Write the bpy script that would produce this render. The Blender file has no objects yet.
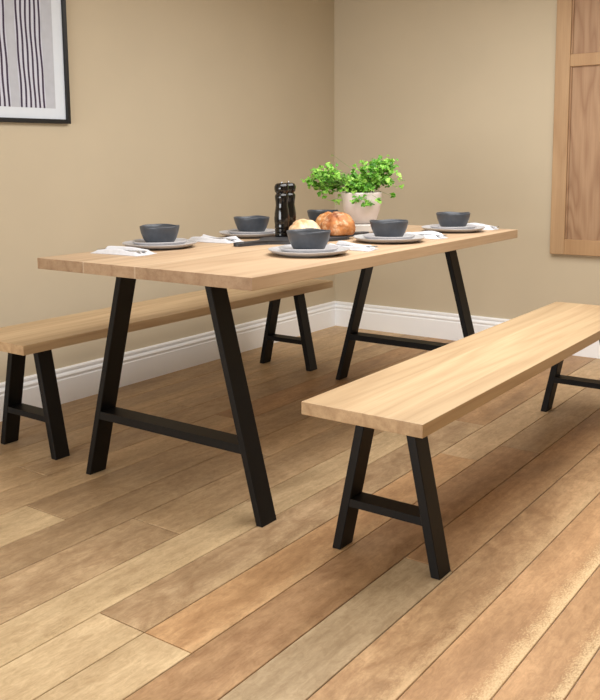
import bpy, bmesh, math, random
from mathutils import Vector, Matrix
from math import sin, cos, pi, sqrt

scene = bpy.context.scene
C = scene.collection

# ------------------------------------------------------------------ helpers
def lin(c):
    return tuple(((v/255)/12.92 if v/255 <= .04045 else ((v/255+.055)/1.055)**2.4) for v in c) + (1,)

def link(o, parent=None):
    C.objects.link(o)
    if parent: o.parent = parent
    return o

def obj(name, bm, mat, parent=None, smooth=False, recalc=True):
    if recalc: bmesh.ops.recalc_face_normals(bm, faces=bm.faces[:])
    me = bpy.data.meshes.new(name)
    bm.to_mesh(me); bm.free()
    for m in (mat if isinstance(mat, (list, tuple)) else [mat]): me.materials.append(m)
    for p in me.polygons: p.use_smooth = smooth
    return link(bpy.data.objects.new(name, me), parent)

def tag(o, label=None, cat=None, group=None, kind=None):
    if label: o['label'] = label
    if cat: o['category'] = cat
    if group: o['group'] = group
    if kind: o['kind'] = kind
    return o

def thing(name, label, cat, loc=(0,0,0), rz=0, group=None):
    o = link(bpy.data.objects.new(name, None))
    o.empty_display_size = .05
    o.location = loc; o.rotation_euler = (0,0,rz)
    return tag(o, label, cat, group)

def hexa(bm, bot, top, bev=0, seg=1):
    """bot/top: four corners counter-clockwise"""
    vb = [bm.verts.new(p) for p in bot]; vt = [bm.verts.new(p) for p in top]
    fs = [bm.faces.new(vb[::-1]), bm.faces.new(vt)]
    for i in range(4):
        j = (i+1) % 4
        fs.append(bm.faces.new((vb[i], vb[j], vt[j], vt[i])))
    if bev:
        es = list({e for f in fs for e in f.edges})
        bmesh.ops.bevel(bm, geom=es, offset=bev, segments=seg, affect='EDGES', profile=.6)
    return fs

def box(bm, x0, x1, y0, y1, z0, z1, bev=0, seg=1):
    return hexa(bm, [(x0,y0,z0),(x1,y0,z0),(x1,y1,z0),(x0,y1,z0)],
                [(x0,y0,z1),(x1,y0,z1),(x1,y1,z1),(x0,y1,z1)], bev, seg)

def lathe(prof, n=48, wob=None):
    """prof: list of (r,z); wob(angle, r, z) -> (dr, dz)"""
    bm = bmesh.new(); rings = []
    for r, z in prof:
        if r < 1e-6:
            rings.append([bm.verts.new((0,0,z))]); continue
        ring = []
        for i in range(n):
            a = 2*pi*i/n; dr, dz = wob(a, r, z) if wob else (0, 0)
            ring.append(bm.verts.new(((r+dr)*cos(a), (r+dr)*sin(a), z+dz)))
        rings.append(ring)
    for a, b in zip(rings, rings[1:]):
        for i in range(n):
            j = (i+1) % n
            if len(a) == 1 and len(b) == 1: break
            if len(a) == 1: bm.faces.new((a[0], b[j], b[i]))
            elif len(b) == 1: bm.faces.new((a[i], a[j], b[0]))
            else: bm.faces.new((a[i], a[j], b[j], b[i]))
    return bm

def tube(bm, pts, rad, n=6):
    pts = [Vector(p) for p in pts]; rings = []
    for i, p in enumerate(pts):
        d = (pts[min(i+1, len(pts)-1)] - pts[max(i-1, 0)]).normalized()
        a = d.orthogonal().normalized(); b = d.cross(a)
        r = rad[i] if isinstance(rad, (list, tuple)) else rad
        rings.append([bm.verts.new(p + a*r*cos(2*pi*k/n) + b*r*sin(2*pi*k/n)) for k in range(n)])
    for a, b in zip(rings, rings[1:]):
        for i in range(n):
            bm.faces.new((a[i], a[(i+1) % n], b[(i+1) % n], b[i]))
    bm.faces.new(rings[0][::-1]); bm.faces.new(rings[-1])

def extrude_outline(pts, z0, z1, bev=0, seg=2):
    bm = bmesh.new()
    vb = [bm.verts.new((x, y, z0)) for x, y in pts]; vt = [bm.verts.new((x, y, z1)) for x, y in pts]
    fb = bm.faces.new(vb[::-1]); ft = bm.faces.new(vt); n = len(pts)
    for i in range(n):
        bm.faces.new((vb[i], vb[(i+1) % n], vt[(i+1) % n], vt[i]))
    if bev:
        es = list(ft.edges) + list(fb.edges)
        bmesh.ops.bevel(bm, geom=es, offset=bev, segments=seg, affect='EDGES', profile=.5)
    return bm

# ------------------------------------------------------------------ materials
def new_mat(name):
    m = bpy.data.materials.new(name); m.use_nodes = True
    nt = m.node_tree; b = nt.nodes['Principled BSDF']
    return m, nt, b

def N(nt, t, **kw):
    n = nt.nodes.new(t)
    for k, v in kw.items():
        if k in n.inputs: n.inputs[k].default_value = v
        else: setattr(n, k, v)
    return n

def ramp(nt, fac, stops, interp='LINEAR'):
    r = nt.nodes.new('ShaderNodeValToRGB'); r.color_ramp.interpolation = interp
    el = r.color_ramp.elements
    while len(el) < len(stops): el.new(.5)
    for e, (p, c) in zip(el, stops): e.position = p; e.color = c
    nt.links.new(fac, r.inputs['Fac']); return r

def mix(nt, fac, a, b, mode='MIX'):
    m = nt.nodes.new('ShaderNodeMix'); m.data_type = 'RGBA'; m.blend_type = mode
    for s, v in ((0, fac), (6, a), (7, b)):
        if isinstance(v, (int, float, tuple)): m.inputs[s].default_value = v
        else: nt.links.new(v, m.inputs[s])
    return m.outputs[2]

def mathn(nt, op, a, b=None):
    m = nt.nodes.new('ShaderNodeMath'); m.operation = op
    for s, v in ((0, a), (1, b)):
        if v is None: continue
        if isinstance(v, (int, float)): m.inputs[s].default_value = v
        else: nt.links.new(v, m.inputs[s])
    return m.outputs[0]

def bump(nt, b, h, strength=.1, dist=.002):
    n = N(nt, 'ShaderNodeBump', Strength=strength, Distance=dist)
    nt.links.new(h, n.inputs['Height']); nt.links.new(n.outputs[0], b.inputs['Normal'])

def simple(name, col, rough=.5, noise=.0, nscale=40, spec=.5, bmp=0, metal=0, coat=0):
    m, nt, b = new_mat(name)
    b.inputs['Roughness'].default_value = rough
    b.inputs['Specular IOR Level'].default_value = spec
    b.inputs['Metallic'].default_value = metal
    b.inputs['Coat Weight'].default_value = coat
    c = lin(col)
    tc = N(nt, 'ShaderNodeTexCoord'); nz = N(nt, 'ShaderNodeTexNoise', Scale=nscale, Detail=4.0)
    nt.links.new(tc.outputs['Object'], nz.inputs['Vector'])
    lo = tuple(v*(1-noise) for v in c[:3]) + (1,); hi = tuple(min(1, v*(1+noise)) for v in c[:3]) + (1,)
    r = ramp(nt, nz.outputs['Fac'], [(.3, lo), (.7, hi)])
    nt.links.new(r.outputs[0], b.inputs['Base Color'])
    if bmp: bump(nt, b, nz.outputs['Fac'], bmp)
    return m

def wood(name, light, dark, staves=None, axis='Y', ring=9, rough=.5, fibre=.25, contrast=1.0, knots=False, off=(0,0,0), end=.9, seams=()):
    """solid-wood grain: distorted growth rings around an axis running along the board"""
    m, nt, b = new_mat(name)
    b.inputs['Roughness'].default_value = rough
    b.inputs['Specular IOR Level'].default_value = .35
    tc = N(nt, 'ShaderNodeTexCoord'); L = nt.links.new
    mp = N(nt, 'ShaderNodeMapping'); L(tc.outputs['Object'], mp.inputs['Vector'])
    s = {'Y': (1, .07, 1), 'Z': (1, 1, .14)}[axis]
    mp.inputs['Scale'].default_value = s; mp.inputs['Location'].default_value = off
    vec = mp.outputs[0]
    if staves:      # each glued stave is cut from other wood: shift the grain and the tone
        sx = N(nt, 'ShaderNodeSeparateXYZ'); L(tc.outputs['Object'], sx.inputs[0])
        x0, x1, cuts = staves
        t = mathn(nt, 'DIVIDE', mathn(nt, 'SUBTRACT', sx.outputs[0], x0), x1-x0)
        random.seed(len(cuts)*7+3)
        st = [(0, (.3,)*3+(1,))] + [(c, (random.random(),)*3+(1,)) for c in cuts]
        rs = ramp(nt, t, st, 'CONSTANT')
        va = N(nt, 'ShaderNodeVectorMath', operation='ADD')
        sc = N(nt, 'ShaderNodeVectorMath', operation='SCALE'); sc.inputs['Scale'].default_value = 3.7
        L(rs.outputs[0], sc.inputs[0]); L(vec, va.inputs[0]); L(sc.outputs[0], va.inputs[1]); vec = va.outputs[0]
    n1 = N(nt, 'ShaderNodeTexNoise', Scale=3.2, Detail=3.0, Roughness=.55); L(vec, n1.inputs['Vector'])
    ring_v = mathn(nt, 'MULTIPLY', n1.outputs['Fac'], float(ring))
    rings = mathn(nt, 'FRACT', ring_v)
    rings = mathn(nt, 'ABSOLUTE', mathn(nt, 'SUBTRACT', rings, .5))          # 0..0.5
    rings = mathn(nt, 'POWER', mathn(nt, 'MULTIPLY', rings, 2.0), 1.6)
    mp2 = N(nt, 'ShaderNodeMapping'); L(tc.outputs['Object'], mp2.inputs['Vector'])
    mp2.inputs['Scale'].default_value = {'Y': (160, 5, 160), 'Z': (160, 160, 5)}[axis]
    n2 = N(nt, 'ShaderNodeTexNoise', Scale=1.0, Detail=3.0, Roughness=.6); L(mp2.outputs[0], n2.inputs['Vector'])
    n3 = N(nt, 'ShaderNodeTexNoise', Scale=1.3, Detail=2.0); L(vec, n3.inputs['Vector'])
    l, d = lin(light), lin(dark)
    col = mix(nt, mathn(nt, 'MULTIPLY', rings, .75*contrast), l, d)
    col = mix(nt, mathn(nt, 'MULTIPLY', ramp(nt, n2.outputs['Fac'], [(.42, (0,0,0,1)), (.75, (1,1,1,1))]).outputs[0], fibre), col, d)
    tone = ramp(nt, n3.outputs['Fac'], [(.3, (.90,.89,.87,1)), (.7, (1.06,1.06,1.06,1))])
    col = mix(nt, 1.0, col, tone.outputs[0], 'MULTIPLY')
    if staves:
        tn = ramp(nt, rs.outputs[0], [(0, (.95,.94,.93,1)), (1, (1.03,1.03,1.03,1))])
        col = mix(nt, 1.0, col, tn.outputs[0], 'MULTIPLY')
    if knots:
        v = N(nt, 'ShaderNodeTexVoronoi', Scale=5.0); mk = N(nt, 'ShaderNodeMapping'); mk.inputs['Scale'].default_value = (2.2,1,.9)
        L(tc.outputs['Object'], mk.inputs[0]); L(mk.outputs[0], v.inputs['Vector'])
        kf = ramp(nt, v.outputs['Distance'], [(.05, (1,1,1,1)), (.12, (0,0,0,1))])
        col = mix(nt, mathn(nt, 'MULTIPLY', kf.outputs[0], .6), col, lin((120,78,45)))
    if staves:      # end grain drinks more oil and is darker than the long grain
        for x_ in seams:    # pale glue seam running the length of the board
            dx = mathn(nt, 'ABSOLUTE', mathn(nt, 'SUBTRACT', sx.outputs[0], x_))
            fx = ramp(nt, dx, [(.0012, (1,1,1,1)), (.0035, (0,0,0,1))])
            col = mix(nt, mathn(nt, 'MULTIPLY', fx.outputs[0], .55), col, lin((236,222,200)))
        sn = N(nt, 'ShaderNodeSeparateXYZ'); L(tc.outputs['Normal'], sn.inputs[0])
        eg = ramp(nt, mathn(nt, 'ABSOLUTE', sn.outputs[1]), [(.6, (0,0,0,1)), (.9, (1,1,1,1))])
        ne = N(nt, 'ShaderNodeTexNoise', Scale=55.0, Detail=4.0, Roughness=.7); L(tc.outputs['Object'], ne.inputs['Vector'])
        te = ramp(nt, ne.outputs['Fac'], [(.3, (end*.80,end*.72,end*.66,1)), (.7, (end*1.04,end*1.0,end*.97,1))])
        col = mix(nt, eg.outputs[0], col, mix(nt, 1.0, col, te.outputs[0], 'MULTIPLY'))
    L(col, b.inputs['Base Color'])
    bump(nt, b, n2.outputs['Fac'], .08, .001)
    return m

M = {}
M['oak_table'] = wood('oak_table', (198,172,142), (160,129,100), staves=(-.8913,0,[.25,.505,.77]), ring=11, contrast=.7, fibre=.3, end=.70, seams=(-.441,-.668))
M['oak_bench'] = wood('oak_bench', (208,182,145), (170,138,103), staves=(0,.35,[.3,.52,.8]), ring=12, contrast=.6, fibre=.3, end=.84)
M['black_metal'] = simple('black_metal', (11,10,10), .5, .15, 60, .25)
M['wall_paint'] = simple('wall_paint', (197,184,160), .85, .02, 3, .2)
M['white_paint'] = simple('white_paint', (250,252,255), .4, .01, 8, .5)
M['ceiling_paint'] = simple('ceiling_paint', (235,232,225), .9, .01, 3, .2)
M['pine_frame'] = wood('pine_frame', (184,152,116), (152,116,82), axis='Z', ring=7, contrast=.6, fibre=.3, off=(.4,.2,1))
M['pine_panel'] = wood('pine_panel', (176,143,112), (144,108,80), axis='Z', ring=20, contrast=1.0, fibre=.35, off=(1.3,.6,.2))
M['frame_black'] = simple('frame_black', (10,10,12), .4)
M['mat_board'] = simple('mat_board', (217,225,235), .8, .01)
M['print_paper'] = simple('print_paper', (186,190,200), .8, .04, 30)
M['print_white'] = simple('print_white', (203,207,222), .8, .03, 30)
M['print_ink'] = simple('print_ink', (62,50,72), .8, .05, 30)
M['slate_glaze'] = simple('slate_glaze', (66,71,79), .38, .12, 60, .5, bmp=.05)
M['slate_rim'] = simple('slate_rim', (92,96,100), .4, .1, 60, .5)
M['plate_glaze'] = simple('plate_glaze', (182,181,183), .3, .05, 90, .5)
M['plate_side'] = simple('plate_side', (190,189,192), .3, .05, 90, .5)
M['gloss_black'] = simple('gloss_black', (5,5,6), .1, .0, 10, .5, coat=.2)
M['steel'] = simple('steel', (200,202,206), .22, .0, 10, .5, metal=1)
M['slate_board'] = simple('slate_board', (50,51,55), .5, .2, 25, .5, bmp=.1)
M['napkin'] = simple('napkin', (208,209,214), .9, .05, 120, .2, bmp=.2)
M['pot'] = simple('pot', (226,215,211), .6, .06, 14, .3)
M['saucer'] = simple('saucer', (205,202,198), .5, .03, 20, .4)
M['soil'] = simple('soil', (58,44,32), .95, .4, 90, .1, bmp=.6)

def crust(name, a, b_, flour):
    m, nt, b = new_mat(name); L = nt.links.new
    tc = N(nt, 'ShaderNodeTexCoord')
    n1 = N(nt, 'ShaderNodeTexNoise', Scale=16.0, Detail=5.0); L(tc.outputs['Object'], n1.inputs['Vector'])
    n2 = N(nt, 'ShaderNodeTexNoise', Scale=38.0, Detail=6.0, Roughness=.7); L(tc.outputs['Object'], n2.inputs['Vector'])
    c = ramp(nt, n1.outputs['Fac'], [(.3, lin(a)), (.68, lin(b_))]).outputs[0]
    f = ramp(nt, n2.outputs['Fac'], [(.52, (0,0,0,1)), (.66, (1,1,1,1))])
    c = mix(nt, mathn(nt, 'MULTIPLY', f.outputs[0], flour), c, lin((236,214,178)))
    L(c, b.inputs['Base Color']); b.inputs['Roughness'].default_value = .6
    bump(nt, b, n2.outputs['Fac'], .5, .004); return m
M['crust_dark'] = crust('crust_dark', (126,64,28), (212,142,82), .5)
M['crust_gold'] = crust('crust_gold', (170,98,44), (222,168,106), .6)
M['crust_pale'] = crust('crust_pale', (196,134,74), (240,222,190), .8)
M['crumb'] = crust('crumb', (228,196,150), (243,222,184), .5)

def leafmat():
    m, nt, b = new_mat('herb_leaf'); L = nt.links.new
    at = N(nt, 'ShaderNodeAttribute', attribute_name='tint')
    c = ramp(nt, at.outputs['Fac'], [(0, lin((66,124,36))), (.45, lin((112,178,54))), (1, lin((176,222,104)))])
    L(c.outputs[0], b.inputs['Base Color']); b.inputs['Roughness'].default_value = .45
    tr = N(nt, 'ShaderNodeBsdfTranslucent'); L(c.outputs[0], tr.inputs['Color'])
    mx = N(nt, 'ShaderNodeMixShader'); mx.inputs[0].default_value = .35
    L(b.outputs[0], mx.inputs[1]); L(tr.outputs[0], mx.inputs[2])
    L(mx.outputs[0], nt.nodes['Material Output'].inputs['Surface']); return m
M['leaf'] = leafmat()
M['stem'] = simple('herb_stem', (118,152,74), .5, .1, 40)

def floormat():
    m, nt, b = new_mat('floor_oak'); L = nt.links.new
    tc = N(nt, 'ShaderNodeTexCoord'); uv = N(nt, 'ShaderNodeUVMap', uv_map='UVMap')
    tint = N(nt, 'ShaderNodeAttribute', attribute_name='tint')     # this board's own tone
    dat = N(nt, 'ShaderNodeAttribute', attribute_name='board')     # r = seed, g = limed edge amount, b = blotchiness
    sp = N(nt, 'ShaderNodeSeparateColor'); L(dat.outputs['Color'], sp.inputs[0])
    off = N(nt, 'ShaderNodeCombineXYZ'); s10 = mathn(nt, 'MULTIPLY', sp.outputs[0], 40.0)
    L(s10, off.inputs[0]); L(s10, off.inputs[2])
    ad = N(nt, 'ShaderNodeVectorMath', operation='ADD'); L(tc.outputs['Object'], ad.inputs[0]); L(off.outputs[0], ad.inputs[1])
    def noise(scale, det=4.0, ro=.55, src=None, dist=0.0):
        mp = N(nt, 'ShaderNodeMapping'); mp.inputs['Scale'].default_value = scale; L(ad.outputs[0], mp.inputs[0])
        n = N(nt, 'ShaderNodeTexNoise', Scale=1.0, Detail=det, Roughness=ro, Distortion=dist); L(mp.outputs[0], n.inputs['Vector']); return n.outputs['Fac']
    big = noise((7, 1.6, 1), 3.0, .6, dist=.4)
    blo = noise((14, 7, 1), 5.0, .65, dist=.8)
    ringn = noise((5, .55, 1), 2.0)
    fib = noise((190, 9, 1), 3.0, .6)
    spk = noise((260, 130, 1), 2.0, .7)
    ring = mathn(nt, 'ABSOLUTE', mathn(nt, 'SUBTRACT', mathn(nt, 'FRACT', mathn(nt, 'MULTIPLY', ringn, 14.0)), .5))
    c = tint.outputs['Color']
    t1 = ramp(nt, big, [(.3, (.74,.71,.68,1)), (.7, (1.16,1.17,1.18,1))])
    c = mix(nt, 1.0, c, t1.outputs[0], 'MULTIPLY')
    t2 = ramp(nt, blo, [(.34, (.66,.58,.52,1)), (.6, (1.10,1.12,1.14,1))])
    c = mix(nt, mathn(nt, 'MULTIPLY', sp.outputs[2], .8), c, mix(nt, 1.0, c, t2.outputs[0], 'MULTIPLY'))
    t3 = ramp(nt, ring, [(0, (.88,.86,.83,1)), (.5, (1.04,1.04,1.04,1))])
    c = mix(nt, .55, c, mix(nt, 1.0, c, t3.outputs[0], 'MULTIPLY'))
    t4 = ramp(nt, fib, [(.36, (.86,.84,.80,1)), (.6, (1.03,1.03,1.03,1))])
    c = mix(nt, .5, c, mix(nt, 1.0, c, t4.outputs[0], 'MULTIPLY'))
    t5 = ramp(nt, noise((60, 26, 1), 4.0, .75, dist=1.0), [(.36, (.80,.76,.72,1)), (.62, (1.07,1.08,1.09,1))])
    c = mix(nt, .75, c, mix(nt, 1.0, c, t5.outputs[0], 'MULTIPLY'))
    # a few filled knots and dark flecks
    mk = N(nt, 'ShaderNodeMapping'); mk.inputs['Scale'].default_value = (6, 2.2, 1); L(ad.outputs[0], mk.inputs[0])
    v = N(nt, 'ShaderNodeTexVoronoi', Scale=1.0); L(mk.outputs[0], v.inputs['Vector'])
    kf = ramp(nt, v.outputs['Distance'], [(.02, (1,1,1,1)), (.045, (0,0,0,1))])
    c = mix(nt, mathn(nt, 'MULTIPLY', kf.outputs[0], .45), c, lin((110,70,42)))
    # limed, worn long edge
    su = N(nt, 'ShaderNodeSeparateXYZ'); L(uv.outputs[0], su.inputs[0])
    e = mathn(nt, 'ADD', su.outputs[0], mathn(nt, 'MULTIPLY', mathn(nt, 'SUBTRACT', spk, .5), .9))
    e = mathn(nt, 'ADD', e, mathn(nt, 'MULTIPLY', mathn(nt, 'SUBTRACT', blo, .5), .5))
    ef = ramp(nt, e, [(.72, (0,0,0,1)), (1.0, (1,1,1,1))])
    c = mix(nt, mathn(nt, 'MULTIPLY', ef.outputs[0], sp.outputs[1]), c, lin((226,200,156)))
    L(c, b.inputs['Base Color'])
    r = ramp(nt, big, [(.3, (.42,)*3+(1,)), (.7, (.56,)*3+(1,))]); L(r.outputs[0], b.inputs['Roughness'])
    b.inputs['Specular IOR Level'].default_value = .3
    bump(nt, b, fib, .12, .001)
    return m
M['floor'] = floormat()
M['floor_gap'] = simple('floor_gap', (70,48,32), .9, .2, 30, .1)

# ------------------------------------------------------------------ room shell
WX, WY = -1.603, 2.857          # inner faces of left and back walls
RX, FY, CZ = 3.4, -3.4, 2.55
bm = bmesh.new(); box(bm, WX-.12, WX, FY, WY+.12, -.1, CZ); tag(obj('wall_left', bm, M['wall_paint']), kind='structure')
bm = bmesh.new(); box(bm, WX, RX, WY, WY+.12, -.1, CZ); tag(obj('wall_back', bm, M['wall_paint']), kind='structure')
bm = bmesh.new(); box(bm, WX-.12, RX, FY, WY+.12, CZ, CZ+.1); tag(obj('ceiling', bm, M['ceiling_paint']), kind='structure')
bm = bmesh.new(); box(bm, RX, RX+.12, FY, WY+.12, -.1, CZ+.1); tag(obj('wall_right', bm, M['wall_paint']), kind='structure')
bm = bmesh.new(); box(bm, WX-.12, RX+.12, FY-.12, FY, -.1, CZ+.1); tag(obj('wall_front', bm, M['wall_paint']), kind='structure')

# floorboards: one floor, every board its own block inside the mesh
xs = [-1.603,-1.42,-1.24,-1.08,-.922,-.768,-.579,-.422,-.231,-.085,.065,.210,.364,.506,.651,.802,.920,1.06,1.2,1.35,1.5,1.65,1.8,1.96,2.1,2.27,2.42,2.6,2.75,2.9,3.05,3.2,3.4]
random.seed(11)
TAN=(203,175,138); PALE=(212,188,150); BRN=(182,147,110); ORG=(201,162,121); GRY=(195,174,142); GBR=(187,160,126); RED=(190,150,114)
known = {  # left edge -> [(y_end_of_board, colour, limed edge, blotch)...] from near to far
 -.922: [(.9,TAN,.1,.2),(9,BRN,.1,.3)],
 -.768: [(-.178,PALE,.1,.2),(1.3,GBR,.1,.4),(9,BRN,.1,.3)],
 -.579: [(-.9,TAN,.1,.3),(.62,GBR,.1,.5),(9,TAN,.1,.4)],
 -.422: [(-.055,GBR,.15,.7),(1.1,TAN,.1,.4),(9,GBR,.1,.4)],
 -.231: [(9,PALE,.35,.3)],
 -.085: [(-.487,PALE,.15,.3),(1.4,GBR,.2,.9),(9,BRN,.1,.4)],
  .065: [(-.487,PALE,.15,.4),(1.0,(204,165,122),.2,.6),(9,TAN,.1,.4)],
  .210: [(1.2,BRN,.05,.8),(9,GBR,.1,.4)],
  .364: [(.185,GRY,.0,.25),(9,BRN,.15,.5)],
  .506: [(1.5,(200,166,127),.35,.9),(9,BRN,.2,.5)],
  .651: [(1.1,ORG,.95,.35),(9,RED,.3,.4)],
  .802: [(.9,ORG,.95,.35),(9,TAN,.3,.4)],
  .920: [(1.3,ORG,.8,.3),(9,BRN,.3,.4)],
}
bm = bmesh.new(); uvl = bm.loops.layers.uv.new('UVMap')
ct = bm.loops.layers.float_color.new('tint'); cb = bm.loops.layers.float_color.new('board')
g = .0016
for i in range(len(xs)-1):
    x0, x1 = xs[i], xs[i+1]
    if x0 in known: segs = known[x0]
    else:
        segs = []; y = FY + random.uniform(.6, 1.6)
        while y < WY+1:
            if y > WY-.4: y = WY+1.5
            segs.append((y, random.choice([TAN,BRN,GBR,ORG,PALE] if x0 > .9 else [TAN,GBR,BRN,TAN]), random.uniform(.1,.5) if x0 > .9 else .1, random.uniform(.2,.6))); y += random.uniform(1.5, 2.3)
    y0 = FY
    for (ye, col, lim, blo) in segs:
        y1 = min(ye, WY)
        if y1 <= y0: continue
        fs0 = set(bm.faces)
        box(bm, x0+g, x1-g, y0+g, y1-g, -.02, 0)
        new = [f for f in bm.faces if f not in fs0]
        top = [f for f in new if all(abs(v.co.z) < 1e-6 for v in f.verts)]
        bmesh.ops.bevel(bm, geom=list({e for f in top for e in f.edges}), offset=.0012, segments=1, affect='EDGES')
        new = [f for f in bm.faces if f not in fs0]
        sd = random.random(); k = random.uniform(.97, 1.03); c = lin(col)
        for f in new:
            for l in f.loops:
                l[uvl].uv = ((l.vert.co.x-x0)/(x1-x0), (l.vert.co.y-y0))
                l[ct] = (c[0]*k, c[1]*k, c[2]*k, 1); l[cb] = (sd, lim, blo, 1)
        y0 = y1
        if ye >= WY: break
n_before = len(bm.faces)
box(bm, WX, RX, FY, WY, -.1, -.006)
bm.faces.ensure_lookup_table()
for f in bm.faces[n_before:]: f.material_index = 1
tag(obj('floor', bm, [M['floor'], M['floor_gap']]), kind='structure')

# skirting boards with a moulded top
prof = [(0,0),(.019,0),(.019,.106),(.015,.110),(.0145,.117),(.019,.119),(.020,.124),(.0165,.130),(.0095,.134),(.0080,.141),(.0135,.143),(.0140,.151),(.011,.156),(0,.157)]
def skirting(name, p0, p1, nrm):
    bm = bmesh.new(); p0 = Vector(p0); p1 = Vector(p1); n = Vector(nrm)
    d = (p1-p0).normalized(); ra = []; rb = []
    for (t, z) in prof:      # mitred at the corner end p1
        ra.append(bm.verts.new(p0 + n*t + Vector((0,0,z)))); rb.append(bm.verts.new(p1 - d*t + n*t + Vector((0,0,z))))
    for k in range(len(prof)):
        j = (k+1) % len(prof); bm.faces.new((ra[k], ra[j], rb[j], rb[k]))
    bm.faces.new(ra); bm.faces.new(rb[::-1])
    tag(obj(name, bm, M['white_paint']), kind='structure')
skirting('baseboard_left', (WX, FY, 0), (WX, WY, 0), (1,0,0))
skirting('baseboard_back', (RX, WY, 0), (WX, WY, 0), (0,-1,0))

# ------------------------------------------------------------------ table and benches
def leg_mesh(side, xc, at, ab, tx, y, d, ztop, bev=.0015):
    bm = bmesh.new()
    def q(c, z): return [(c-tx/2, y, z), (c+tx/2, y, z), (c+tx/2, y+d, z), (c-tx/2, y+d, z)]
    hexa(bm, q(xc+side*ab, 0), q(xc+side*at, ztop), bev); return bm
def bar_mesh(xc, at, ab, tx, y, d, z, h, ztop):
    bm = bmesh.new()
    f = lambda zz: ab+(at-ab)*zz/ztop-tx/2+.0005
    lo, hi = f(z-h), f(z)
    hexa(bm, [(xc-lo,y,z-h),(xc+lo,y,z-h),(xc+lo,y+d,z-h),(xc-lo,y+d,z-h)], [(xc-hi,y,z),(xc+hi,y,z),(xc+hi,y+d,z),(xc-hi,y+d,z)]); return bm

TH, TT, TW, TL = .7505, .0358, .8913, 1.86
table = thing('dining_table', 'long pale oak dining table with black A-shaped metal legs, set for a meal', 'table', (0,0,0))
bm = bmesh.new(); box(bm, -TW, 0, 0, TL, TH-TT, TH, .0018, 2)
obj('tabletop', bm, M['oak_table'], table)
tag(table.children[0], 'pale oak top')
for y in (.113, TL-.113-.0714):
    for s in (-1, 1): obj('leg', leg_mesh(s, -TW/2, .183, .371, .0235, y, .0714, TH-TT), M['black_metal'], table)
    obj('crossbar', bar_mesh(-TW/2, .183, .371, .0235, y+.001, .0694, .233, .027, TH-TT), M['black_metal'], table)

BH, BT, BW, BL = .4412, .0341, .3492, 1.9136
def make_bench(label):
    t = thing('bench', label, 'bench', group=None)
    bm = bmesh.new(); box(bm, 0, BW, 0, BL, BH-BT, BH, .0018, 2); obj('seat', bm, M['oak_bench'], t)
    for y in (.1264, BL-.1264-.064):
        for s in (-1, 1): obj('leg', leg_mesh(s, BW/2, .066, .150, .0265, y, .064, BH-BT), M['black_metal'], t)
        obj('crossbar', bar_mesh(BW/2, .066, .150, .0265, y+.001, .062, .153, .022, BH-BT), M['black_metal'], t)
    return t
def copy_tree(o, parent=None):
    c = o.copy(); C.objects.link(c)
    if parent: c.parent = parent
    for ch in list(o.children): copy_tree(ch, c)
    return c
benchB = make_bench('pale oak bench in front of the table at the right, whole seat in view')
benchB.location = (.1626, -.0056, 0)
benchA = copy_tree(benchB); benchA.location = (-1.3564, .0154, 0)
benchA['label'] = 'pale oak bench behind the table, along the wall with the picture'
for b_ in (benchA, benchB): b_['group'] = 'oak benches on either side of the table'

# ------------------------------------------------------------------ tableware
plate_prof = lambda R: [(a, z*1.4) for a, z in [(0,.0035),(R*.55,.003),(R*.68,.0035),(R*.9,.0095),(R*.97,.013),(R*.993,.0142),(R,.0135),(R*.995,.0120),(R*.92,.0070),(R*.72,.0004),(R*.6,0),(0,0)]]
def wobp(a, r, z): return (0, .0006*sin(3*a+.5)*min(1, r/.1))
bowl_prof = [(0,.006),(.030,.0065),(.041,.010),(.051,.020),(.0595,.036),(.0645,.054),(.0665,.0625),(.0685,.0638),(.0705,.0625),(.0695,.056),(.0655,.040),(.0585,.022),(.051,.0085),(.046,.0025),(.043,.0),(0,0)]
plate_proto = []
def settings():
    big = lathe(plate_prof(.135), 64, wobp); sm = lathe(plate_prof(.100), 56, wobp)
    o1 = obj('dinner_plate', big, M['plate_glaze'], smooth=True)
    o2 = obj('side_plate', sm, M['plate_side'], smooth=True)
    def wb(a, r, z):
        k = max(0, (z-.03)/.034); return (.0012*sin(2*a+1)*k + .0008*sin(5*a)*k, (.0012*sin(3*a)+.0008*sin(5*a+2))*k)
    o3 = obj('bowl', lathe([(a*1.03, z*1.06) for a, z in bowl_prof], 64, wb), M['slate_glaze'], smooth=True)
    return o1, o2, o3
protos = settings()
LX, RXs = -.79, -.2
spots = [
 (LX, .462, 'nearest on the table side by the picture wall'),
 (LX, .994, 'left of the black mills, middle of the wall side'),
 (LX, 1.515, 'mostly hidden directly behind the bread'),
 (RXs, .554, 'directly in front of the bread'),
 (RXs, 1.084, 'right of the bread, in front of the plant'),
 (RXs, 1.635, 'at the far right corner of the table'),
]
for i, (x, y, where) in enumerate(spots):
    for k, (pr, dz, what, cat, grp) in enumerate(zip(protos, (0, .0060, .0118),
            ('large grey dinner plate', 'small grey plate', 'slate grey bowl'),
            ('plate', 'plate', 'bowl'), ('large dinner plates on the oak table', 'small plates on the dinner plates', 'slate grey bowls on the table'))):
        o = pr if i == 0 else pr.copy()
        if i: C.objects.link(o)
        o.location = (x, y, TH+dz); o.rotation_euler = (0, 0, i*1.3+k)
        tag(o, what+' '+where, cat, grp)

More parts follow.
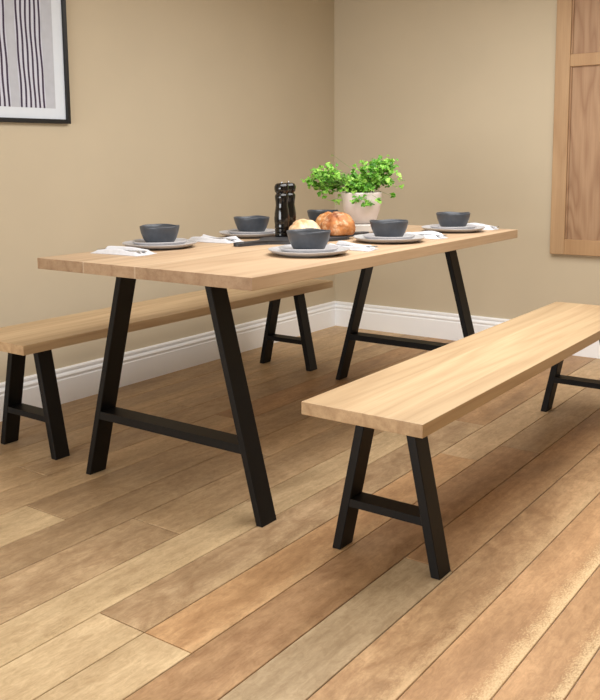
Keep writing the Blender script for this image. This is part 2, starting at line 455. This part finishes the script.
# napkins with a fork and a knife lying on them
def cloth(w, d, seed):
    rnd = random.Random(seed); ph = [rnd.uniform(0, 6) for _ in range(6)]
    def top(u, v):
        e = min(1, 7*min(u, 1-u, v, 1-v)+.12)
        return (.0085 + .011*math.exp(-((v-.17-.03*sin(6*u+ph[0]))/.085)**2)*(.7+.3*sin(8*u+ph[1])) + .015*math.exp(-((v-.80-.03*sin(5*u+ph[2]))/.10)**2)*(.7+.3*sin(6*u+ph[3])) + .0008*sin(7*v+2*u+ph[0]) + .0008*sin(9*u+3*v+ph[1]) + .0008*sin(27*v+9*u+ph[2]))*e
    bm = bmesh.new(); nu, nv = 40, 26; G = []
    for i in range(nu+1):
        row = []
        for j in range(nv+1):
            u, v = i/nu, j/nv
            x = (u-.5)*w*(1+.05*sin(5*v+ph[3])); y = (v-.5)*d*(1+.16*sin(3.2*u+ph[4])) + .010*sin(3*u+ph[5])
            row.append((x, y, u, v))
        G.append(row)
    vt = [[bm.verts.new((x, y, max(.002, top(u, v)))) for x, y, u, v in r] for r in G]
    vb = [[bm.verts.new((x, y, .0)) for x, y, u, v in r] for r in G]
    for i in range(nu):
        for j in range(nv):
            bm.faces.new((vt[i][j], vt[i+1][j], vt[i+1][j+1], vt[i][j+1]))
            bm.faces.new((vb[i][j], vb[i][j+1], vb[i+1][j+1], vb[i+1][j]))
    for i in range(nu):
        bm.faces.new((vb[i][0], vb[i+1][0], vt[i+1][0], vt[i][0])); bm.faces.new((vt[i][nv], vt[i+1][nv], vb[i+1][nv], vb[i][nv]))
    for j in range(nv):
        bm.faces.new((vt[0][j], vt[0][j+1], vb[0][j+1], vb[0][j])); bm.faces.new((vb[nu][j], vb[nu][j+1], vt[nu][j+1], vt[nu][j]))
    return bm
def flatware(kind):
    if kind == 'knife':
        pts = [(-.10,-.006),(-.092,-.0075),(-.02,-.0045),(0,-.004),(.01,-.0075),(.085,-.0075),(.10,-.002),(.102,.003),(.09,.0045),(0,.004),(-.02,.0045),(-.092,.0075),(-.10,.006)]
        return extrude_outline(pts, 0, .0022, .0006, 1)
    pts = [(-.10,-.005),(-.09,-.0075),(0,-.0032),(.035,-.003),(.048,-.010),(.060,-.012),(.095,-.011),(.095,-.009),(.063,-.0075),(.063,-.0055),(.096,-.005),(.096,-.003),(.063,-.0018),(.063,.0018),
           (.096,.003),(.096,.005),(.063,.0055),(.063,.0075),(.095,.009),(.095,.011),(.060,.012),(.048,.010),(.035,.003),(0,.0032),(-.09,.0075),(-.10,.005)]
    return extrude_outline(pts, 0, .0020)
fork0 = obj('fork', flatware('fork'), M['steel']); knife0 = obj('knife', flatware('knife'), M['steel'])
nspots = [
 (-.745, .235, 0.06, 'at the near left table corner'),
 (-.775, .745, -.05, 'left of the board handle, wall side'),
 (-.175, .775, .05, 'right of the plate before the bread'),
 (-.170, 1.305, -.04, 'between the two rightmost bowls'),
 (-.170, 1.812, .03, 'at the far right table end'),
]
for i, (x, y, rz, where) in enumerate(nspots):
    nd = .088 if i < 4 else .075
    n = obj('napkin', cloth(.215 if x < -.5 else .185, nd, 5+i), M['napkin'], smooth=True); n.location = (x, y, TH); n.rotation_euler = (0,0,rz)
    tag(n, 'crumpled white cloth napkin '+where, 'napkin', 'white napkins on the table')
    for pr, dy, nm in ((fork0, .0075, 'fork'), (knife0, -.0135, 'knife')):
        o = pr if i == 0 else pr.copy()
        if i: C.objects.link(o)
        o.location = (x - dy*sin(rz) + (.0 if x < -.5 else .0), y + dy*cos(rz), TH+.0108); o.rotation_euler = (0, 0, rz + (pi if x < -.5 else 0) + (.02 if nm == 'fork' else -.02))
        tag(o, 'silver '+nm+' on napkin '+where, nm, 'silver %s on the napkins' % (nm+'s' if nm == 'fork' else 'knives'))

# serving board: paddle handles at both ends
def serving_board():
    A = Vector((-.572, .620)); B = Vector((-.425, 1.30)); d = (B-A).normalized(); n = Vector((d.y, -d.x)); Ltot = (B-A).length
    half = [(0,.006),(.006,.015),(.018,.020),(.10,.0165),(.135,.022),(.175,.06),(.20,.095),(.22,.105),(.47,.105),(.49,.097),(.515,.06),(.535,.022),(.57,.0165),(Ltot-.018,.019),(Ltot-.006,.015),(Ltot,.006)]
    pts = [A+d*s+n*w for s, w in half] + [A+d*s-n*w for s, w in reversed(half)]
    return extrude_outline([(p.x, p.y) for p in pts], TH, TH+.014, .003, 2)
BZ = TH+.014
tag(obj('serving_board', serving_board(), M['slate_board']), 'charcoal serving board with handles, under the bread and mills', 'board')

mill_prof = [(0,0),(.0270,0),(.0280,.003),(.0280,.012),(.0268,.014),(.0268,.017),(.0280,.019),(.0280,.026),(.0268,.028),(.0268,.031),(.0280,.033),(.0280,.040),(.0272,.044),(.0290,.056),(.0296,.070),(.0285,.090),(.0255,.110),(.0240,.122),(.0248,.136),(.0268,.148),(.0272,.155),(.0258,.161),(.0215,.166),(.0215,.168)]
head_prof = [(.0215,.168),(.0225,.170),(.0270,.174),(.0288,.183),(.0285,.193),(.0255,.201),(.0180,.206),(.0,.207)]
def mill(loc, label):
    t = thing('pepper_mill', label, 'mill', loc, 0, 'glossy black mills on the board')
    obj('body', lathe(mill_prof, 40), M['gloss_black'], t, True)
    h = obj('head', lathe(head_prof, 40), M['gloss_black'], t, True)
    k = obj('knob', lathe([(0,.2065),(.004,.207),(.0045,.209),(.003,.211),(0,.2115)], 20), M['steel'], t, True); k['label'] = 'small steel knob on top'
    return t
mill((-.585, .925, BZ), 'glossy black turned pepper mill, the nearer one on the board')
mill((-.5985, .988, BZ), 'glossy black turned pepper mill standing behind the nearer one')

# bread
from mathutils import noise as mn
def loaf(name, loc, size, mat, label, seed, rz=0, cut=None, scores=2):
    bm = bmesh.new(); bmesh.ops.create_icosphere(bm, subdivisions=5, radius=1)
    o = Vector((seed*3.1, seed*1.7, 0))
    for v in bm.verts:
        p = v.co.copy(); r = 1 + .11*mn.noise(p*1.6+o) + .05*mn.noise(p*4+o) + .02*mn.noise(p*11+o)
        if p.z > .1:
            for s in range(scores):
                w = (p.x*.8 + p.y*.6 - (-.35+.6*s) + .06*mn.noise(p*4+o))
                r -= .10*math.exp(-(w/.055)**2)*min(1, p.z*2.2)
        q = p*r; q.z = q.z if q.z > -.45 else -.45 + (q.z+.45)*.08
        v.co = Vector((q.x*size[0], q.y*size[1], (q.z+.494)*size[2]))
    mats = [mat]
    if cut:
        nrm, off = Vector(cut[0]).normalized(), cut[1]
        res = bmesh.ops.bisect_plane(bm, geom=bm.verts[:]+bm.edges[:]+bm.faces[:], plane_co=nrm*off+Vector((0,0,size[2]*.5)), plane_no=nrm, clear_outer=True)
        es = [e for e in res['geom_cut'] if isinstance(e, bmesh.types.BMEdge)]
        fr = bmesh.ops.holes_fill(bm, edges=es, sides=0)
        for f in fr['faces']: f.material_index = 1
        mats = [mat, M['crumb']]
    zmin = min(v.co.z for v in bm.verts)
    for v in bm.verts: v.co.z -= zmin
    ob = obj(name, bm, mats, smooth=True); ob.location = loc; ob.rotation_euler = (0,0,rz)
    for p in ob.data.polygons:
        if p.material_index == 1: p.use_smooth = False
    tag(ob, label, 'bread', 'pieces of bread on the board'); return ob
loaf('bread_roll', (-.430, 1.085, BZ), (.068,.066,.060), M['crust_dark'], 'dark crusty bread roll at the right of the bread pile', 2, .3, scores=1)
loaf('bread_roll', (-.535, 1.175, BZ), (.055,.052,.054), M['crust_gold'], 'golden floury bread roll in the middle, behind the dark roll', 5, .8)
loaf('bread_roll', (-.495, .950, BZ), (.060,.072,.046), M['crust_pale'], 'pale floury cream bread roll at the left of the bread pile', 8, .4, scores=2)

# ------------------------------------------------------------------ potted herb
PX, PY = -.53, 1.425
tag(obj('plant_stand', lathe([(0,0),(.088,0),(.094,.003),(.096,.008),(.096,.032),(.093,.036),(0,.036)], 56), M['saucer'], smooth=False),
    'low round pale grey stand under the plant pot', 'stand').location = (PX, PY, TH)
pz = TH+.036
plant = thing('potted_herb', 'bright green leafy herb in a white round pot behind the bread', 'plant', (PX, PY, pz))
potp = [(0,0),(.050,0),(.057,.004),(.066,.020),(.077,.055),(.085,.100),(.088,.128),(.0885,.133),(.086,.134),(.083,.130),(.080,.105),(0,.105)]
obj('pot', lathe(potp, 56), M['pot'], plant, True)
def wsoil(a, r, z): return (0, .003*sin(5*a+r*90))
obj('soil', lathe([(0,.112),(.03,.113),(.06,.112),(.0805,.110)], 40, wsoil), M['soil'], plant, True)
random.seed(4)
Rv = Vector((.8054,.5927,0)); Dv = Vector((-.5927,.8054,0))
bs = bmesh.new(); bl = bmesh.new(); tl = bl.faces.layers.float.new('tintf')
def leaf(c, nrm, size, tint):
    nrm = nrm.normalized(); a = nrm.orthogonal().normalized(); a = Matrix.Rotation(random.uniform(0, 6.28), 3, nrm) @ a; b = nrm.cross(a)
    for k in (-1, 0, 1):
        ang = k*1.15; d = a*cos(ang)+b*sin(ang); s = nrm.cross(d); L = size*(1 if k == 0 else .85); w = L*.42
        mid = [c, c+d*L*.5+nrm*L*.08, c+d*L*.98-nrm*L*.05]
        out = [(.22,.55),(.55,1.0),(.82,.8)]
        vs0 = [bl.verts.new(p) for p in mid]
        for sg in (-1, 1):
            vo = [bl.verts.new(c+d*L*t+s*sg*w*q+nrm*L*(.16*q)) for t, q in out]
            for f in ((vs0[0], vo[0], vo[1], vs0[1]), (vs0[1], vo[1], vo[2], vs0[2])):
                fc = bl.faces.new(f if sg > 0 else f[::-1]); fc[tl] = max(0, min(1, tint+random.uniform(-.1,.1)))
base = Vector((0,0,.112))
def sprig(tip, nl, spread, r0=None):
    r0 = base + Rv*random.uniform(-.05,.05) + Dv*random.uniform(-.05,.05)
    m1 = r0*.55+tip*.45 + Vector((0,0,.035)) ; 
    tube(bs, [r0, r0*.75+m1*.25+Vector((0,0,.012)), m1, tip], [.0011,.001,.0009,.0006], 5)
    for _ in range(nl):
        o = Vector((random.gauss(0,1), random.gauss(0,1), random.gauss(0,.8)))*spread
        c = tip+o; n = Vector((random.gauss(0,.7), random.gauss(0,.7), 1.0)) - Dv*.5
        tube(bs, [tip, c], .0004, 3)
        leaf(c, n, random.uniform(.0115,.0190), random.random()**.9*.9 + (.15 if o.z > 0 else 0))
# two bushy lobes and stray sprigs: offsets (right, depth, up) in metres from the pot axis
def lobe(cr, cd, cz, rr, rd, rz_, n, nl=9, spread=.014):
    for _ in range(n):
        while True:
            v = Vector((random.uniform(-1,1), random.uniform(-1,1), random.uniform(-1,1)))
            if .15 < v.length < 1: break
        sprig(Rv*(cr+v.x*rr)+Dv*(cd+v.y*rd)+Vector((0,0,cz+v.z*rz_)), nl, spread)
lobe(-.135, 0, .200, .075, .075, .050, 26)
lobe(.050, 0, .205, .075, .075, .060, 28)
lobe(-.050, -.01, .165, .090, .070, .030, 20)
lobe(.095, 0, .245, .040, .040, .035, 9)
lobe(.010, -.06, .150, .06, .030, .016, 9)
lobe(-.01, -.01, .185, .06, .05, .035, 12)
lobe(-.185, 0, .175, .035, .04, .03, 7)
for cr, cz, nl in ((-.232,.185,3),(-.130,.296,1),(.160,.190,4),(.158,.155,3),(.132,.115,5),(.012,.092,7),(-.125,.100,4),(-.165,.125,5),(.112,.262,5),(-.195,.215,4),(-.10,.095,3),(.03,.088,6),(-.04,.10,5),(.06,.11,5),(-.02,.115,6)):
    sprig(Rv*cr - Dv*(.10 if (abs(cr) < .1 and cz < .12) else .02) + Vector((0,0,cz)), nl, .008)
obj('stems', bs, M['stem'], plant, True); 
lf = obj('foliage', bl, M['leaf'], plant, False, recalc=False)
me = lf.data; src = me.attributes['tintf']; ca = me.attributes.new('tint', 'FLOAT', 'FACE')
for i in range(len(me.polygons)): ca.data[i].value = src.data[i].value
for i in range(len(lf.data.polygons)): pass

# ------------------------------------------------------------------ picture on the left wall
pw, phh, fd = .74, .90, .022
pic = thing('framed_picture', 'black framed print of dark wavy lines hanging on the left wall', 'picture', (WX, .742, 1.222))
pic.rotation_euler = (math.radians(.35), 0, 0)
bm = bmesh.new(); fw = .018
def ybox(bm, y0, y1, z0, z1, x0, x1): box(bm, x0, x1, y0, y1, z0, z1, .0008)
ybox(bm, -pw, 0, 0, fw, 0, fd); ybox(bm, -pw, 0, phh-fw, phh, 0, fd); ybox(bm, -pw, -pw+fw, fw, phh-fw, 0, fd); ybox(bm, -fw, 0, fw, phh-fw, 0, fd)
obj('frame', bm, M['frame_black'], pic)
bm = bmesh.new(); box(bm, .002, .010, -pw+fw, -fw, fw, phh-fw); obj('mat_board', bm, M['mat_board'], pic)
bm = bmesh.new(); y0, y1, z0, z1 = -pw+.071, -.071, .063, phh-.063
box(bm, .010, .0105, y0, y1, z0, z1)
def stripe(yc, w, x, mi):
    n = 24; prev = None
    for i in range(n+1):
        z = z0 + (z1-z0)*i/n; s = .004*sin(z*9+1)+.0015*sin(z*31+yc*40) 
        a = bm.verts.new((x, yc+s-w/2, z)); b = bm.verts.new((x, yc+s+w/2, z))
        if prev: f = bm.faces.new((prev[0], prev[1], b, a)); f.material_index = mi
        prev = (a, b)
for c0, n in ((-.247, 6), (-.399, 5), (-.535, 5), (-.655, 4)):
    w0 = .0225
    stripe(c0+(n-1)*w0/2, n*w0-.004, .0108, 1)
    for k in range(n): stripe(c0+k*w0, .0095, .0111, 2)
pr_ = obj('print', bm, [M['print_paper'], M['print_white'], M['print_ink']], pic, recalc=False)

# ------------------------------------------------------------------ pine shutter on the back wall
sh = thing('wooden_shutter', 'tall panelled pine shutter fixed to the back wall beside the table end', 'shutter', (-.198, WY, .545))
SW, SH = .62, 1.75
bm = bmesh.new(); d0, d1 = -.030, -.0005
box(bm, 0, .078, d0, d1, 0, SH, .002); box(bm, SW-.078, SW, d0, d1, 0, SH, .002)
obj('stile', bm, M['pine_frame'], sh)
M['pine_rail'] = wood('pine_rail', (180,146,108), (152,114,80), axis='Z', ring=6, contrast=.5, fibre=.3, off=(2.2,.1,.5))
for z0, z1 in ((0,.082),(.985,1.048),(SH-.08,SH)):
    bm = bmesh.new(); box(bm, .078, SW-.078, d0+.001, d1, z0, z1, .002); obj('rail', bm, M['pine_rail'], sh)
for z0, z1 in ((.082,.985),(1.048,SH-.08)):
    bm = bmesh.new(); box(bm, .078, SW-.078, d0+.016, d1, z0, z1)
    # moulded bead round the panel
    for a in (box(bm, .078, .088, d0+.006, d0+.016, z0, z1, .003), box(bm, SW-.088, SW-.078, d0+.006, d0+.016, z0, z1, .003)): pass
    o = obj('panel', bm, M['pine_panel'], sh); o['label'] = 'pinkish recessed panel'

# ------------------------------------------------------------------ lights, world, camera
def area(name, loc, target, size, size_y, power, col=(1,1,1)):
    l = bpy.data.lights.new(name, 'AREA'); l.shape = 'RECTANGLE'; l.size = size; l.size_y = size_y; l.energy = power; l.color = col
    o = link(bpy.data.objects.new(name, l)); o.location = loc
    o.rotation_euler = (Vector(target)-Vector(loc)).to_track_quat('-Z', 'Y').to_euler(); return o
area('ceiling_softbox', (.25, .95, 2.06), (.25, .95, 0), 1.5, 2.1, 60, (1,.985,.965))
area('front_fill', (-.2, -3.2, 1.0), (-.2, 2.8, .7), 2.2, 1.1, 80, (.96,.98,1))  # added soft fill behind the camera for back wall and skirting, no window there
w = bpy.data.worlds.new('world'); scene.world = w; w.use_nodes = True
w.node_tree.nodes['Background'].inputs[0].default_value = (.9,.92,1,1); w.node_tree.nodes['Background'].inputs[1].default_value = .3

cx, cy, cz = 1.4313, -1.7907, 1.0606
yaw, pitch, roll, f = .6345, -.1248, -.0081, 871.8134
F = Vector((-sin(yaw)*cos(pitch), cos(yaw)*cos(pitch), sin(pitch))); R0 = Vector((cos(yaw), sin(yaw), 0)); U0 = R0.cross(F)
R = R0*cos(roll)+U0*sin(roll); U = -R0*sin(roll)+U0*cos(roll)
cam = bpy.data.cameras.new('camera'); co = link(bpy.data.objects.new('camera', cam))
mw = Matrix((( R.x, U.x, -F.x, cx), (R.y, U.y, -F.y, cy), (R.z, U.z, -F.z, cz), (0,0,0,1)))
co.matrix_world = mw
cam.sensor_fit = 'HORIZONTAL'; cam.sensor_width = 36; cam.lens = f*36/600
cam.shift_x = -(285.9955-300)/600; cam.shift_y = (269.0501-350)/600
cam.clip_start = .05
scene.camera = co

vs = scene.view_settings
vs.view_transform = 'Standard'; vs.look = 'None'; vs.gamma = 1; vs.use_curve_mapping = False; vs.exposure = 0.0
